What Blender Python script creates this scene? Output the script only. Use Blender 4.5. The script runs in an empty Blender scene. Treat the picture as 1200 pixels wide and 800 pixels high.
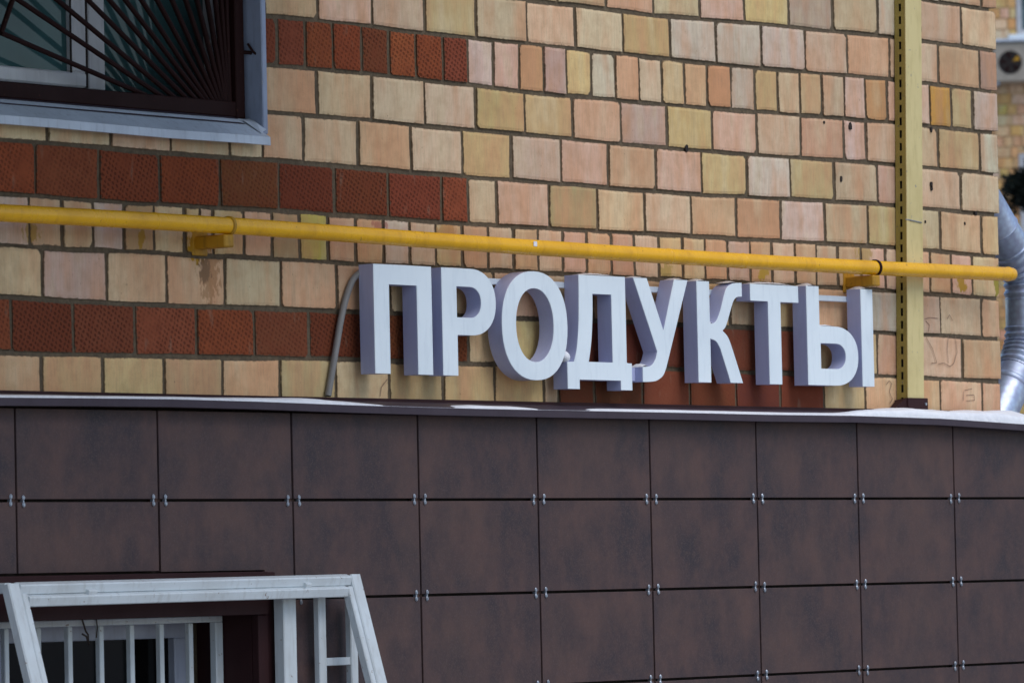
import bpy, bmesh, math, random
from mathutils import Vector, Matrix
rnd = random.Random(7)
R = math.radians
scn = bpy.context.scene
COL = scn.collection

# ------------------------------------------------------------------ camera
cam_d = bpy.data.cameras.new('camera'); cam_o = bpy.data.objects.new('camera', cam_d); COL.objects.link(cam_o)
cam_d.sensor_width = 36.0; cam_d.sensor_fit = 'HORIZONTAL'; cam_d.lens = 180.99
cam_d.clip_start = 0.5; cam_d.clip_end = 2000
cr, cu, cw = Vector((0.62588967, -0.77960067, -0.02202059)), Vector((-0.02237645, -0.04617335, 0.99868279)), Vector((0.77959054, 0.6245725, 0.04634412))
M = Matrix.Identity(4)
for i in range(3):
    M[i][0] = cr[i]; M[i][1] = cu[i]; M[i][2] = -cw[i]
M[0][3], M[1][3], M[2][3] = -10.4065, -10.4070, 1.65
cam_o.matrix_world = M
cam_d.dof.use_dof = True; cam_d.dof.focus_distance = 16.6; cam_d.dof.aperture_fstop = 9.0
scn.camera = cam_o

# ------------------------------------------------------------------ light
SUN_EL, SUN_AZ = R(52), R(182)          # azimuth from +y (north) clockwise: the sun stands right of the wall's front
world = bpy.data.worlds.new('World'); scn.world = world; world.use_nodes = True
wn = world.node_tree.nodes; wl = world.node_tree.links
bg = wn['Background']; sky = wn.new('ShaderNodeTexSky'); sky.sky_type = 'NISHITA'; sky.sun_disc = False
sky.sun_elevation = SUN_EL; sky.sun_rotation = SUN_AZ; sky.air_density = 1.0; sky.dust_density = 1.0; sky.ozone_density = 1.0
wl.new(sky.outputs[0], bg.inputs[0]); bg.inputs[1].default_value = 0.125
sun_d = bpy.data.lights.new('sun', 'SUN'); sun_o = bpy.data.objects.new('sun', sun_d); COL.objects.link(sun_o)
sun_d.energy = 1.2; sun_d.angle = R(45); sun_d.color = (1.0, 0.985, 0.96)
sv = Vector((math.sin(SUN_AZ) * math.cos(SUN_EL), math.cos(SUN_AZ) * math.cos(SUN_EL), math.sin(SUN_EL)))
sun_o.rotation_euler = sv.to_track_quat('Z', 'Y').to_euler(); sun_o.location = (2, -12, 14)
scn.view_settings.view_transform = 'Standard'; scn.view_settings.look = 'None'
scn.view_settings.exposure = 0.19; scn.view_settings.gamma = 1.0; scn.view_settings.use_curve_mapping = False

# ------------------------------------------------------------------ helpers
def s2l(c):
    return tuple((v / 255 / 12.92) if v / 255 <= 0.04045 else ((v / 255 + 0.055) / 1.055) ** 2.4 for v in c)

class Nd:
    """small node-graph helper"""
    def __init__(s, name):
        s.m = bpy.data.materials.new(name); s.m.use_nodes = True
        s.nt = s.m.node_tree; s.b = s.nt.nodes['Principled BSDF']
    def n(s, t, props=None, **ins):
        x = s.nt.nodes.new('ShaderNode' + t)
        for k, v in (props or {}).items(): setattr(x, k, v)
        for k, v in ins.items(): s.set(x, k, v)
        return x
    def set(s, x, k, v):
        i = x.inputs[int(k[1:])] if k[0] == 'i' and k[1:].isdigit() else x.inputs[k]
        if hasattr(v, 'outputs'): v = v.outputs[0]
        if isinstance(v, bpy.types.NodeSocket): s.nt.links.new(v, i)
        else:
            try: i.default_value = v
            except Exception: i.default_value = (*v, 1.0)
    def math(s, op, a, b=0.0, clamp=False): return s.n('Math', {'operation': op, 'use_clamp': clamp}, i0=a, i1=b)
    def pos(s): return s.n('NewGeometry').outputs['Position']
    def scaled(s, v, sc): return s.n('VectorMath', {'operation': 'MULTIPLY'}, i0=v, i1=sc)
    def noise(s, v, scale, detail=3.0, rough=0.55):
        return s.n('TexNoise', None, Vector=v, Scale=scale, Detail=detail, Roughness=rough).outputs[0]
    def ramp(s, f, a, b, lo=0.0, hi=1.0):
        return s.n('MapRange', None, i0=f, i1=a, i2=b, i3=lo, i4=hi).outputs[0]
    def mix(s, f, a, b, mode='MIX'):
        x = s.n('Mix', {'data_type': 'RGBA', 'blend_type': mode})
        s.set(x, 'i0', f); s.set(x, 'i6', a); s.set(x, 'i7', b)
        return x.outputs[2]
    def bump(s, h, strength=0.3, dist=0.01):
        x = s.n('Bump', None, Strength=strength, Distance=dist, Height=h); s.set(s.b, 'Normal', x); return x
    def out(s, color=None, rough=None, **kw):
        if color is not None: s.set(s.b, 'Base Color', color)
        if rough is not None: s.set(s.b, 'Roughness', rough)
        for k, v in kw.items(): s.set(s.b, k.replace('_', ' '), v)
        return s.m

WL = {}
def wloc(o): return WL.get(o.name, Vector((0, 0, 0)))
def tag(o, label=None, cat=None, group=None, kind=None):
    if label: o['label'] = label
    if cat: o['category'] = cat
    if group: o['group'] = group
    if kind: o['kind'] = kind
    return o
def empty(name, loc, label=None, cat=None, group=None):
    o = bpy.data.objects.new(name, None); COL.objects.link(o); o.location = loc; o.empty_display_size = 0.2
    WL[o.name] = Vector(loc); return tag(o, label, cat, group)
def link(name, me, mat, parent, origin):
    o = bpy.data.objects.new(name, me); COL.objects.link(o)
    if mat is not None: me.materials.append(mat)
    if parent is not None: o.parent = parent; o.location = origin - wloc(parent)
    else: o.location = origin
    WL[o.name] = origin
    return o

class MB:
    def __init__(s): s.v = []; s.f = []; s.c = []
    def add(s, vs, fs, col=None):
        n = len(s.v); s.v += [tuple(v) for v in vs]; s.f += [tuple(i + n for i in f) for f in fs]
        s.c += [col] * len(vs); return s
    def box(s, x0, x1, y0, y1, z0, z1):
        return s.add([(x0, y0, z0), (x1, y0, z0), (x1, y1, z0), (x0, y1, z0), (x0, y0, z1), (x1, y0, z1), (x1, y1, z1), (x0, y1, z1)],
                     [(0, 3, 2, 1), (4, 5, 6, 7), (0, 1, 5, 4), (1, 2, 6, 5), (2, 3, 7, 6), (3, 0, 4, 7)])
    def bbox(s, x0, x1, y0, y1, z0, z1, b=0.002):
        """box with chamfered edges"""
        bm = bmesh.new(); r = bmesh.ops.create_cube(bm, size=1)
        for v in bm.verts: v.co = Vector(((x0 + x1) / 2 + v.co.x * (x1 - x0), (y0 + y1) / 2 + v.co.y * (y1 - y0), (z0 + z1) / 2 + v.co.z * (z1 - z0)))
        bmesh.ops.bevel(bm, geom=bm.edges[:], offset=b, segments=1, affect='EDGES')
        bm.verts.index_update()
        s.add([v.co[:] for v in bm.verts], [[v.index for v in f.verts] for f in bm.faces]); bm.free(); return s
    def bar(s, a, b, wx, wy, up=Vector((0, 1, 0))):
        """square-section bar from a to b; wy across 'up', wx across the other"""
        a, b = Vector(a), Vector(b); d = (b - a).normalized(); x = d.cross(up)
        if x.length < 1e-4: x = d.cross(Vector((1, 0, 0)))
        x.normalize(); y = x.cross(d).normalized(); vs = []; e = min(wx, wy) * 0.12
        for p in (a, b):
            for (i, j) in ((-1, -1), (1, -1), (1, 1), (-1, 1)):
                vs.append(p + x * (i * wx / 2) + y * (j * (wy / 2 - e))); vs.append(p + x * (i * (wx / 2 - e)) + y * (j * wy / 2))
        o = [0, 1, 3, 2, 4, 5, 7, 6]
        fs = [tuple(reversed(o)), tuple(8 + i for i in o)] + [(o[i], o[(i + 1) % 8], 8 + o[(i + 1) % 8], 8 + o[i]) for i in range(8)]
        return s.add(vs, fs)
    def tube(s, pts, r, n=12, caps=True):
        pts = [Vector(p) for p in pts]; rr = r if isinstance(r, (list, tuple)) else [r] * len(pts)
        base = len(s.v); prev = None; vs = []
        for i, p in enumerate(pts):
            d = (pts[min(i + 1, len(pts) - 1)] - pts[max(i - 1, 0)]).normalized()
            if prev is None: x = d.orthogonal().normalized()
            else: x = (prev - d * prev.dot(d)).normalized()
            prev = x; y = d.cross(x)
            vs += [p + (x * math.cos(2 * math.pi * k / n) + y * math.sin(2 * math.pi * k / n)) * rr[i] for k in range(n)]
        fs = []
        for i in range(len(pts) - 1):
            fs += [(i * n + k, i * n + (k + 1) % n, (i + 1) * n + (k + 1) % n, (i + 1) * n + k) for k in range(n)]
        if caps: fs += [tuple(reversed(range(n))), tuple((len(pts) - 1) * n + k for k in range(n))]
        return s.add(vs, fs)
    def build(s, name, mat, parent=None, smooth=False, origin=None):
        if origin is None:
            lo = [min(v[i] for v in s.v) for i in range(3)]; hi = [max(v[i] for v in s.v) for i in range(3)]
            origin = Vector([(a + b) / 2 for a, b in zip(lo, hi)])
            if parent is None: origin.z = lo[2]
        me = bpy.data.meshes.new(name)
        me.from_pydata([Vector(v) - origin for v in s.v], [], s.f); me.update()
        if any(c is not None for c in s.c):
            me.attributes.new('edge', 'FLOAT', 'POINT'); me.color_attributes.new('bcol', 'FLOAT_COLOR', 'POINT')
            at = me.color_attributes['bcol']; ed = me.attributes['edge']
            for i, c in enumerate(s.c): at.data[i].color = c[:4]; ed.data[i].value = 0.0 if len(c) > 4 else 1.0
        if smooth:
            me.polygons.foreach_set('use_smooth', [True] * len(me.polygons))
            try: me.set_sharp_from_angle(angle=R(40))
            except Exception: pass
        return link(name, me, mat, parent, origin)

# ------------------------------------------------------------------ materials
def brick_mat(name, red=False, knurl=1.0):
    g = Nd(name); P = g.pos()
    at = g.n('Attribute', {'attribute_name': 'bcol'}); base = at.outputs['Color']; rn = at.outputs['Alpha']
    off = g.n('CombineXYZ', None, i0=g.math('MULTIPLY', rn, 37.0), i1=0.0, i2=g.math('MULTIPLY', rn, 91.0))
    Q = g.n('VectorMath', {'operation': 'ADD'}, i0=P, i1=off)
    st = g.noise(g.scaled(Q, (10, 10, 2.6)), 1.0, 3.0)               # broad vertical firing bands
    st2 = g.noise(g.scaled(Q, (160, 160, 16)), 1.0, 2.0)             # fine vertical drag lines
    bl = g.noise(Q, 22.0, 3.0)
    sp = g.noise(P, 420.0, 2.0)
    if not red:
        c = g.mix(g.ramp(st, 0.46, 0.66), base, g.mix(0.62, base, s2l((214, 158, 118)), 'MIX'))
        c = g.mix(g.ramp(st, 0.48, 0.30), c, g.mix(0.5, base, s2l((222, 204, 166)), 'MIX'))
        c = g.mix(g.ramp(bl, 0.42, 0.78, 0, 0.34), c, s2l((172, 128, 88)))
        c = g.mix(g.ramp(st2, 0.45, 0.72, 0.0, 0.20), c, s2l((150, 126, 104)))
        c = g.mix(g.ramp(sp, 0.60, 0.74, 0, 0.35), c, s2l((110, 82, 62)))
        h = g.math('ADD', g.math('MULTIPLY', st2, 0.6), g.math('MULTIPLY', sp, 0.5))
        dirt = g.ramp(g.noise(P, 3.2, 4.0), 0.50, 0.82, 0, 0.30)
        c = g.mix(dirt, c, s2l((124, 98, 72)))
        run = g.ramp(g.noise(g.scaled(P, (9, 9, 1.1)), 1.0, 4.0, 0.6), 0.56, 0.78, 0, 0.32)
        c = g.mix(run, c, s2l((112, 92, 74)))
        # splashed yellow pipe paint, and a dark run under the left pipe bracket
        sep = g.n('SeparateXYZ', None, i0=P)
        for (sx, sz, rx, rz, colr, am) in ((1.075, 2.672, .055, .05, (176, 130, 20), .95), (1.13, 2.60, .05, .10, (140, 92, 44), .5), (1.11, 2.61, .028, .05, (72, 60, 50), .5),
                                           (5.205, 2.692, .035, .035, (176, 140, 40), .9), (5.44, 2.70, .022, .06, (150, 140, 50), .9), (4.59, 2.775, .05, .04, (170, 140, 60), .6),
                                           (3.98, 2.69, .03, .03, (180, 150, 40), .8), (3.42, 2.675, .04, .03, (170, 150, 70), .6), (2.26, 2.77, .05, .03, (175, 120, 60), .55),
                                           (0.36, 2.69, .04, .03, (170, 135, 50), .7), (0.83, 2.685, .015, .03, (165, 125, 30), .8), (1.93, 2.77, .04, .02, (165, 90, 80), .6)):
            dx = g.math('DIVIDE', g.math('SUBTRACT', sep.outputs[0], sx), rx); dz = g.math('DIVIDE', g.math('SUBTRACT', sep.outputs[2], sz), rz)
            dd = g.math('SQRT', g.math('ADD', g.math('MULTIPLY', dx, dx), g.math('MULTIPLY', dz, dz)))
            ns = g.noise(g.scaled(P, (70, 70, 35)), 1.0, 3.0)
            mk = g.ramp(g.math('ADD', dd, g.math('MULTIPLY', g.math('SUBTRACT', ns, 0.5), 2.6)), 1.0, 0.75, 0, am)
            c = g.mix(mk, c, s2l(colr))
        eg = g.n('Attribute', {'attribute_name': 'edge'}).outputs['Fac']
        en = g.math('ADD', g.noise(P, 55.0, 4.0, 0.65), g.math('MULTIPLY', g.math('POWER', eg, 1.5), 0.46))
        c = g.mix(g.ramp(en, 0.80, 0.96, 0, 0.75), c, s2l((104, 88, 68)))
        pits = g.ramp(g.noise(g.scaled(Q, (1, 1, .6)), 130.0, 3.0), 0.70, 0.76, 0, 0.55)
        c = g.mix(pits, c, s2l((92, 66, 48)))
        h = g.math('SUBTRACT', h, pits)
        g.bump(h, 0.45, 0.002)
        return g.out(c, 0.85, Specular_IOR_Level=0.2)
    sep = g.n('SeparateXYZ', None, i0=P)
    X_, Z_ = sep.outputs[0], sep.outputs[2]; wob = g.math('MULTIPLY', g.noise(P, 38.0, 2.0), 5.5); tp = 2 * math.pi
    a = g.n('Math', {'operation': 'SINE'}, i0=g.math('ADD', g.math('ADD', g.math('MULTIPLY', X_, tp / 0.022), g.math('MULTIPLY', Z_, tp / 0.05)), wob))
    b = g.n('Math', {'operation': 'SINE'}, i0=g.math('ADD', g.math('SUBTRACT', g.math('MULTIPLY', Z_, tp / 0.025), g.math('MULTIPLY', X_, tp / 0.08)), g.math('MULTIPLY', wob, -0.7)))
    lat = g.math('MULTIPLY', a, b)                                      # knurled lattice pressed into the clay
    fade = g.math('MULTIPLY', g.ramp(g.noise(Q, 9.0, 2.0), 0.24, 0.50), g.ramp(rn, 0.0, 0.8, 0.55 * knurl, knurl))
    dent = g.math('MULTIPLY', g.ramp(lat, 0.05, 0.60), fade)
    c = g.mix(g.ramp(bl, 0.35, 0.7), base, g.mix(0.55, base, s2l((120, 60, 40))))
    c = g.mix(g.math('MULTIPLY', dent, 0.55), c, s2l((56, 26, 18)))
    c = g.mix(g.ramp(sp, 0.66, 0.76, 0, 0.4), c, s2l((150, 112, 88)))
    lime = g.ramp(g.noise(g.scaled(P, (26, 26, 7)), 1.0, 4.0), 0.62, 0.76, 0, 0.45)
    c = g.mix(lime, c, s2l((150, 128, 108)))
    eg = g.n('Attribute', {'attribute_name': 'edge'}).outputs['Fac']
    en = g.math('ADD', g.noise(P, 55.0, 4.0, 0.65), g.math('MULTIPLY', g.math('POWER', eg, 1.5), 0.42))
    c = g.mix(g.ramp(en, 0.80, 0.96, 0, 0.8), c, s2l((96, 82, 66)))
    g.bump(g.math('SUBTRACT', g.math('MULTIPLY', sp, 0.25), dent), 0.7, 0.003)
    return g.out(c, 0.88, Specular_IOR_Level=0.15)

def paint_mat(name, rgb, rough=0.5, dirt=(90, 80, 70), amount=0.25, chips=None, metal=0.0, scale=6.0, bump=0.12, spec=0.5):
    g = Nd(name); P = g.pos()
    n1 = g.noise(P, scale, 4.0); n2 = g.noise(g.scaled(P, (60, 60, 9)), 1.0, 3.0); n3 = g.noise(P, 180.0, 2.0)
    c = g.mix(g.ramp(n1, 0.42, 0.8, 0, amount), s2l(rgb), s2l(dirt))
    c = g.mix(g.ramp(n2, 0.52, 0.8, 0, amount), c, s2l(dirt))
    if chips: c = g.mix(g.ramp(g.noise(P, 48.0, 5.0, 0.65), 0.665, 0.69, 0, 0.9), c, s2l(chips))
    g.bump(g.math('ADD', n3, g.math('MULTIPLY', n1, 2.0)), bump, 0.002)
    r = g.ramp(n1, 0.3, 0.7, rough - 0.06, rough + 0.1)
    return g.out(c, r, Metallic=metal, Specular_IOR_Level=spec)

M_brick = brick_mat('facing_brick'); M_red = brick_mat('red_knurled_brick', True); M_redplain = brick_mat('red_plain_brick', True, 0.12)
def mortar_mat():
    g = Nd('mortar'); P = g.pos(); n = g.noise(P, 60.0, 5.0, 0.65); n2 = g.noise(P, 5.0, 3.0)
    c = g.mix(g.ramp(n, 0.3, 0.7), s2l((84, 72, 56)), s2l((114, 99, 78))); c = g.mix(g.ramp(n2, 0.45, 0.75, 0, 0.45), c, s2l((66, 56, 44)))
    g.bump(n, 0.8, 0.006); return g.out(c, 0.95)
M_mortar = mortar_mat()
def tile_mat():
    g = Nd('porcelain_tile'); P = g.pos(); oi = g.n('ObjectInfo')
    off = g.n('CombineXYZ', None, i0=g.math('MULTIPLY', oi.outputs['Random'], 53.0), i1=0.0, i2=g.math('MULTIPLY', oi.outputs['Random'], 29.0))
    Q = g.n('VectorMath', {'operation': 'ADD'}, i0=P, i1=off)
    a = g.noise(g.scaled(Q, (7.5, 7.5, 5.0)), 1.0, 5.0, 0.62); b = g.noise(Q, 3.0, 3.0); f = g.noise(P, 170.0, 3.0); w = g.noise(g.scaled(Q, (3, 3, 14)), 1.0, 4.0)
    c = g.mix(g.ramp(a, 0.34, 0.66), s2l((60, 52, 57)), s2l((92, 71, 68)))
    c = g.mix(g.ramp(b, 0.45, 0.72, 0, 0.6), c, s2l((98, 76, 70)))
    c = g.mix(g.ramp(w, 0.5, 0.75, 0, 0.3), c, s2l((66, 56, 62)))
    c = g.mix(g.ramp(f, 0.50, 0.70, 0, 0.5), c, s2l((98, 82, 80)))
    cl = g.noise(g.scaled(Q, (14, 14, 9)), 1.0, 5.0, 0.7)
    c = g.mix(g.ramp(cl, 0.45, 0.70, 0, 0.42), c, s2l((54, 49, 56)))
    c = g.mix(g.ramp(g.noise(P, 60.0, 3.0), 0.5, 0.7, 0, 0.25), c, s2l((96, 76, 68)))
    g.bump(g.math('ADD', g.math('MULTIPLY', f, 0.4), a), 0.15, 0.003)
    return g.out(c, g.ramp(a, 0.3, 0.7, 0.52, 0.66), Specular_IOR_Level=0.25)
M_tile = tile_mat()
M_dark = paint_mat('dark_cavity', (34, 28, 28), 0.9)
M_rail_back = paint_mat('brown_profile', (84, 58, 50), 0.6)
M_brown = paint_mat('brown_sheet_metal', (52, 27, 29), 0.6, (34, 20, 20), 0.3, spec=0.2)
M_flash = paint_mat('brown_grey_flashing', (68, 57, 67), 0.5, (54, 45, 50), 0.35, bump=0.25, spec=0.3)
M_rust = paint_mat('maroon_grille_paint', (42, 20, 18), 0.62, (26, 13, 12), 0.4, (84, 52, 40), spec=0.12)
M_white = paint_mat('white_grille_paint', (214, 222, 226), 0.45, (150, 146, 138), 0.35, (120, 96, 76))
M_pvc = paint_mat('white_window_plastic', (205, 206, 210), 0.35, (140, 138, 140), 0.35)
M_greywin = paint_mat('grey_white_window_plastic', (178, 184, 200), 0.4, (130, 128, 140), 0.3)
M_sill = paint_mat('galvanised_sill', (206, 216, 228), 0.45, (150, 156, 166), 0.5)
M_reveal = paint_mat('blue_grey_reveal_paint', (164, 176, 200), 0.7, (110, 116, 134), 0.4, (180, 180, 186), bump=0.5)
M_yellow = paint_mat('yellow_pipe_paint', (250, 186, 12), 0.27, (190, 130, 18), 0.4, (140, 96, 36), scale=14.0, bump=0.3)
M_ydirty = paint_mat('stained_yellow_paint', (204, 150, 22), 0.55, (110, 78, 24), 0.7, (70, 48, 28))
M_post = paint_mat('cream_yellow_post_paint', (218, 200, 142), 0.6, (178, 158, 100), 0.5, (128, 128, 132))
M_slot = paint_mat('olive_flange_paint', (160, 142, 70), 0.6, (110, 96, 46), 0.5, (100, 96, 90))
M_face = paint_mat('white_sign_acrylic', (236, 246, 252), 0.35, (204, 216, 226), 0.45, scale=3.0, bump=0.03)
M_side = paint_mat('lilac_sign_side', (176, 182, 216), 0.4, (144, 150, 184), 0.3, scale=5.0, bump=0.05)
M_conduit = paint_mat('grey_conduit', (136, 134, 132), 0.5, (96, 92, 88), 0.4)
M_clip = paint_mat('steel_clip', (172, 180, 192), 0.40, (100, 100, 106), 0.5, metal=0.7)
def zinc():
    g = Nd('galvanised_steel'); P = g.pos()
    v = g.n('TexVoronoi', None, Vector=P, Scale=46.0)
    n = g.noise(P, 7.0, 4.0)
    c = g.mix(g.ramp(v.outputs[0], 0.0, 0.8), s2l((196, 212, 232)), s2l((170, 176, 200)))
    c = g.mix(g.ramp(n, 0.45, 0.75, 0, 0.5), c, s2l((110, 118, 134)))
    return g.out(c, g.ramp(n, 0.3, 0.7, 0.30, 0.48), Metallic=0.6)
M_zinc = zinc()
def snow_mat():
    g = Nd('snow_surface'); P = g.pos(); n = g.noise(P, 40.0, 5.0); n2 = g.noise(P, 300.0, 2.0)
    g.bump(g.math('ADD', n, g.math('MULTIPLY', n2, 0.3)), 0.5, 0.01)
    return g.out(g.mix(g.ramp(n, 0.4, 0.7), (0.90, 0.91, 0.94), (0.82, 0.83, 0.87)), 0.7)
M_snow = snow_mat()
def glass_mat(name, rgb, rough=0.06, spec=0.35):
    g = Nd(name); P = g.pos(); n = g.noise(P, 3.0, 3.0)
    g.bump(n, 0.04, 0.02)
    return g.out(g.mix(g.ramp(n, 0.35, 0.7), s2l(rgb), s2l(tuple(v * 0.7 for v in rgb))), rough, Specular_IOR_Level=spec)
M_glass = glass_mat('teal_curtained_glass', (58, 90, 92)); M_glass2 = glass_mat('dark_glass', (14, 14, 15), spec=0.2); M_glass3 = glass_mat('far_glass', (90, 110, 116))
M_ink = paint_mat('black_marker', (62, 50, 46), 0.8)
M_scrib = paint_mat('faded_marker', (124, 98, 84), 0.9, (170, 136, 112), 0.8, scale=40.0)
def far_brick():
    g = Nd('far_brick_wall'); P = g.pos()
    mp = g.n('Mapping', None, Vector=P); mp.inputs['Rotation'].default_value = (R(90), 0, 0)
    b = g.n('TexBrick', None, Vector=mp, Color1=(*s2l((224, 178, 120)), 1), Color2=(*s2l((238, 200, 152)), 1), Mortar=(*s2l((120, 104, 84)), 1), Scale=1.0)
    b.inputs['Brick Width'].default_value = 0.26; b.inputs['Row Height'].default_value = 0.15; b.inputs['Mortar Size'].default_value = 0.006
    return g.out(b.outputs[0], 0.85)
M_farbrick = far_brick()

# ------------------------------------------------------------------ ground
g = Nd('snowy_ground'); P = g.pos(); n = g.noise(P, 0.25, 5.0)
M_ground = g.out(g.mix(g.ramp(n, 0.42, 0.6), (0.42, 0.42, 0.44), (0.16, 0.155, 0.15)), 0.9)
tag(MB().add([(-600, -600, 0), (600, -600, 0), (600, 600, 0), (-600, 600, 0)], [(0, 1, 2, 3)]).build('ground', M_ground, origin=Vector((0, 0, 0))), kind='structure')

# ------------------------------------------------------------------ brick building
LINES = {1: [(2.892, 3.541), (3.385, 3.539), (3.941, 3.554), (4.348, 3.555), (4.786, 3.565), (5.014, 3.562), (5.483, 3.558)],
 2: [(1.405, 3.397), (1.767, 3.4), (2.183, 3.396), (2.442, 3.397), (2.797, 3.399), (3.257, 3.395), (3.737, 3.396), (4.342, 3.405), (4.779, 3.41), (5.007, 3.41), (5.475, 3.406)],
 3: [(1.401, 3.244), (1.762, 3.249), (2.178, 3.245), (2.437, 3.242), (2.791, 3.238), (3.251, 3.24), (3.731, 3.244), (4.335, 3.25), (4.772, 3.256), (5.0, 3.255), (5.468, 3.254)],
 4: [(1.396, 3.1), (1.757, 3.102), (2.174, 3.099), (2.432, 3.098), (2.786, 3.099), (3.245, 3.094), (3.725, 3.096), (4.023, 3.098), (4.766, 3.106), (4.993, 3.105), (5.461, 3.101)],
 5: [(0.258, 2.953), (0.597, 2.952), (0.968, 2.949), (1.431, 2.952), (1.753, 2.951), (2.168, 2.945), (2.602, 2.947), (3.053, 2.946), (3.524, 2.943), (4.017, 2.952), (4.759, 2.959), (4.986, 2.957), (5.454, 2.951)],
 6: [(0.254, 2.797), (0.593, 2.794), (0.963, 2.794), (1.427, 2.798), (1.748, 2.797), (2.164, 2.795), (2.597, 2.796), (3.048, 2.799), (3.519, 2.8), (4.01, 2.804), (4.752, 2.808), (4.979, 2.805), (5.424, 2.799)],
 7: [(0.251, 2.647), (0.589, 2.647), (0.959, 2.648), (1.422, 2.649), (1.743, 2.648), (4.745, 2.653), (4.972, 2.648), (5.439, 2.645)],
 8: [(0.247, 2.498), (0.585, 2.494), (0.955, 2.493), (1.418, 2.497), (1.738, 2.498), (4.749, 2.5), (4.965, 2.499), (5.432, 2.495)],
 9: [(0.243, 2.338), (0.581, 2.337), (0.951, 2.34), (1.413, 2.345), (1.734, 2.347), (4.742, 2.346), (4.958, 2.346), (5.425, 2.34)]}
def lerp(pts, x):
    if x <= pts[0][0]: return pts[0][1]
    for (a, b), (c, d) in zip(pts, pts[1:]):
        if x <= c: return b + (d - b) * (x - a) / (c - a)
    return pts[-1][1]
def zl(k, x):
    if k in LINES: return lerp(LINES[k], x)
    return zl(1, x) + 0.1505 * (1 - k) if k < 1 else zl(9, x) - 0.1505 * (k - 9)
def XC(z): return 5.447 + (z - 2.33) * 0.0266
C_ = 'C'
COURSES = {
 -1: ([5.11, 5.383, C_], "PE"),
 0: ([2.625, 2.863, 3.125, 3.388, 3.648, 3.907, 4.171, 4.437, 4.711, 4.984, 5.249, C_], "BBEBPYMBGPB"),
 1: ([1.409, 1.657, 1.917, 2.177, 2.437, 2.699, 2.956, 3.214, 3.475, 3.735, 3.998, 4.26, 4.52, 4.783, 5.093, 5.362, C_], "BPPYBPBYWWWPEPED"),
 2: ([1.405, 1.464, 1.594, 1.725, 1.863, 1.996, 2.128, 2.262, 2.389, 2.521, 2.655, 2.782, 2.904, 3.038, 3.168, 3.296, 3.424, 3.552, 3.682, 3.819, 3.957, 4.091, 4.223, 4.355, 4.491, 4.623, 4.76, 4.894, 5.031, 5.171, 5.308, C_], "RRRRRrRRWPOMYGEBYEOWYBTBWOPPCYW"),
 3: ([1.4, 1.647, 1.908, 2.166, 2.423, 2.676, 2.933, 3.192, 3.447, 3.703, 3.963, 4.224, 4.485, 4.622, 4.844, 5.079, 5.349, C_], "EBBPYTEMYPPEWPPTG"),
 4: ([0.173, 0.439, 0.707, 0.97, 1.236, 1.386, 1.577, 1.837, 2.093, 2.351, 2.603, 2.864, 3.118, 3.377, 3.636, 3.897, 4.153, 4.419, 4.684, 4.946, 5.218, C_], "BBBBBEBEPYPPBPYWYBPPB"),
 5: ([0.117, 0.385, 0.654, 0.918, 1.187, 1.457, 1.719, 1.979, 2.243, 2.376, 2.523, 2.794, 3.051, 3.31, 3.572, 3.832, 4.092, 4.355, 4.619, 4.847, 5.076, 5.345, C_], "RRRRRRRRRPPVBPEEWBYBBY"),
 6: ([0.218, 0.356, 0.494, 0.624, 0.758, 0.89, 1.026, 1.094, 1.152, 1.291, 1.422, 1.55, 1.684, 1.815, 1.949, 2.077, 2.208, 2.342, 2.471, 2.605, 2.734, 2.865, 2.993, 3.126, 3.252, 3.385, 3.519, 3.644, 3.774, 3.905, 4.035, 4.169, 4.297, 4.429, 4.573, 4.722, 4.862, 5.005, 5.143, 5.279, C_], "WTBWVBYPYPVNEEWPTTPEBPEEPYYEMEPTBTPPPEPB"),
 7: ([0.144, 0.408, 0.679, 0.942, 1.2, 1.457, 1.718, 1.978, 2.237, 2.496, 2.758, 3.017, 3.272, 3.529, 3.782, 4.036, 4.291, 4.546, 4.801, 5.064, 5.334, C_], "BPBEBEEBTEBTETBTEGPBE"),
 8: ([0.02, 0.275, 0.536, 0.8, 1.07, 1.329, 1.584, 1.842, 2.1, 2.365, 2.5, 2.761, 2.897, 3.159, 3.418, 3.678, 3.935, 4.197, 4.429, 4.659, 4.924, 5.198, C_], "RRRRRRRRRBYSSSSSSTTEPT"),
 9: ([0.137, 0.398, 0.657, 0.921, 1.182, 1.446, 1.705, 1.966, 2.233, 2.492, 2.747, 2.826, 3.015, 3.279, 3.539, 3.804, 4.062, 4.324, 4.578, 4.814, 5.05, 5.325, C_], "EYYYEYBVYYBSSSSSSYEEEE")}
PAL = {'P': (226, 188, 160), 'M': (200, 170, 150), 'W': (226, 204, 186), 'G': (214, 208, 184), 'B': (222, 194, 152), 'Y': (218, 190, 126), 'T': (206, 168, 120),
       'O': (220, 156, 100), 'C': (214, 164, 76), 'E': (224, 174, 132), 'D': (162, 136, 122), 'V': (178, 152, 100), 'N': (186, 178, 88),
       'R': (136, 74, 47), 'r': (154, 84, 48), 'S': (116, 66, 48)}
WIN = (-0.95, 1.403, 3.030, 4.14)         # upper window opening x0 x1 z0 z1
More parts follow.
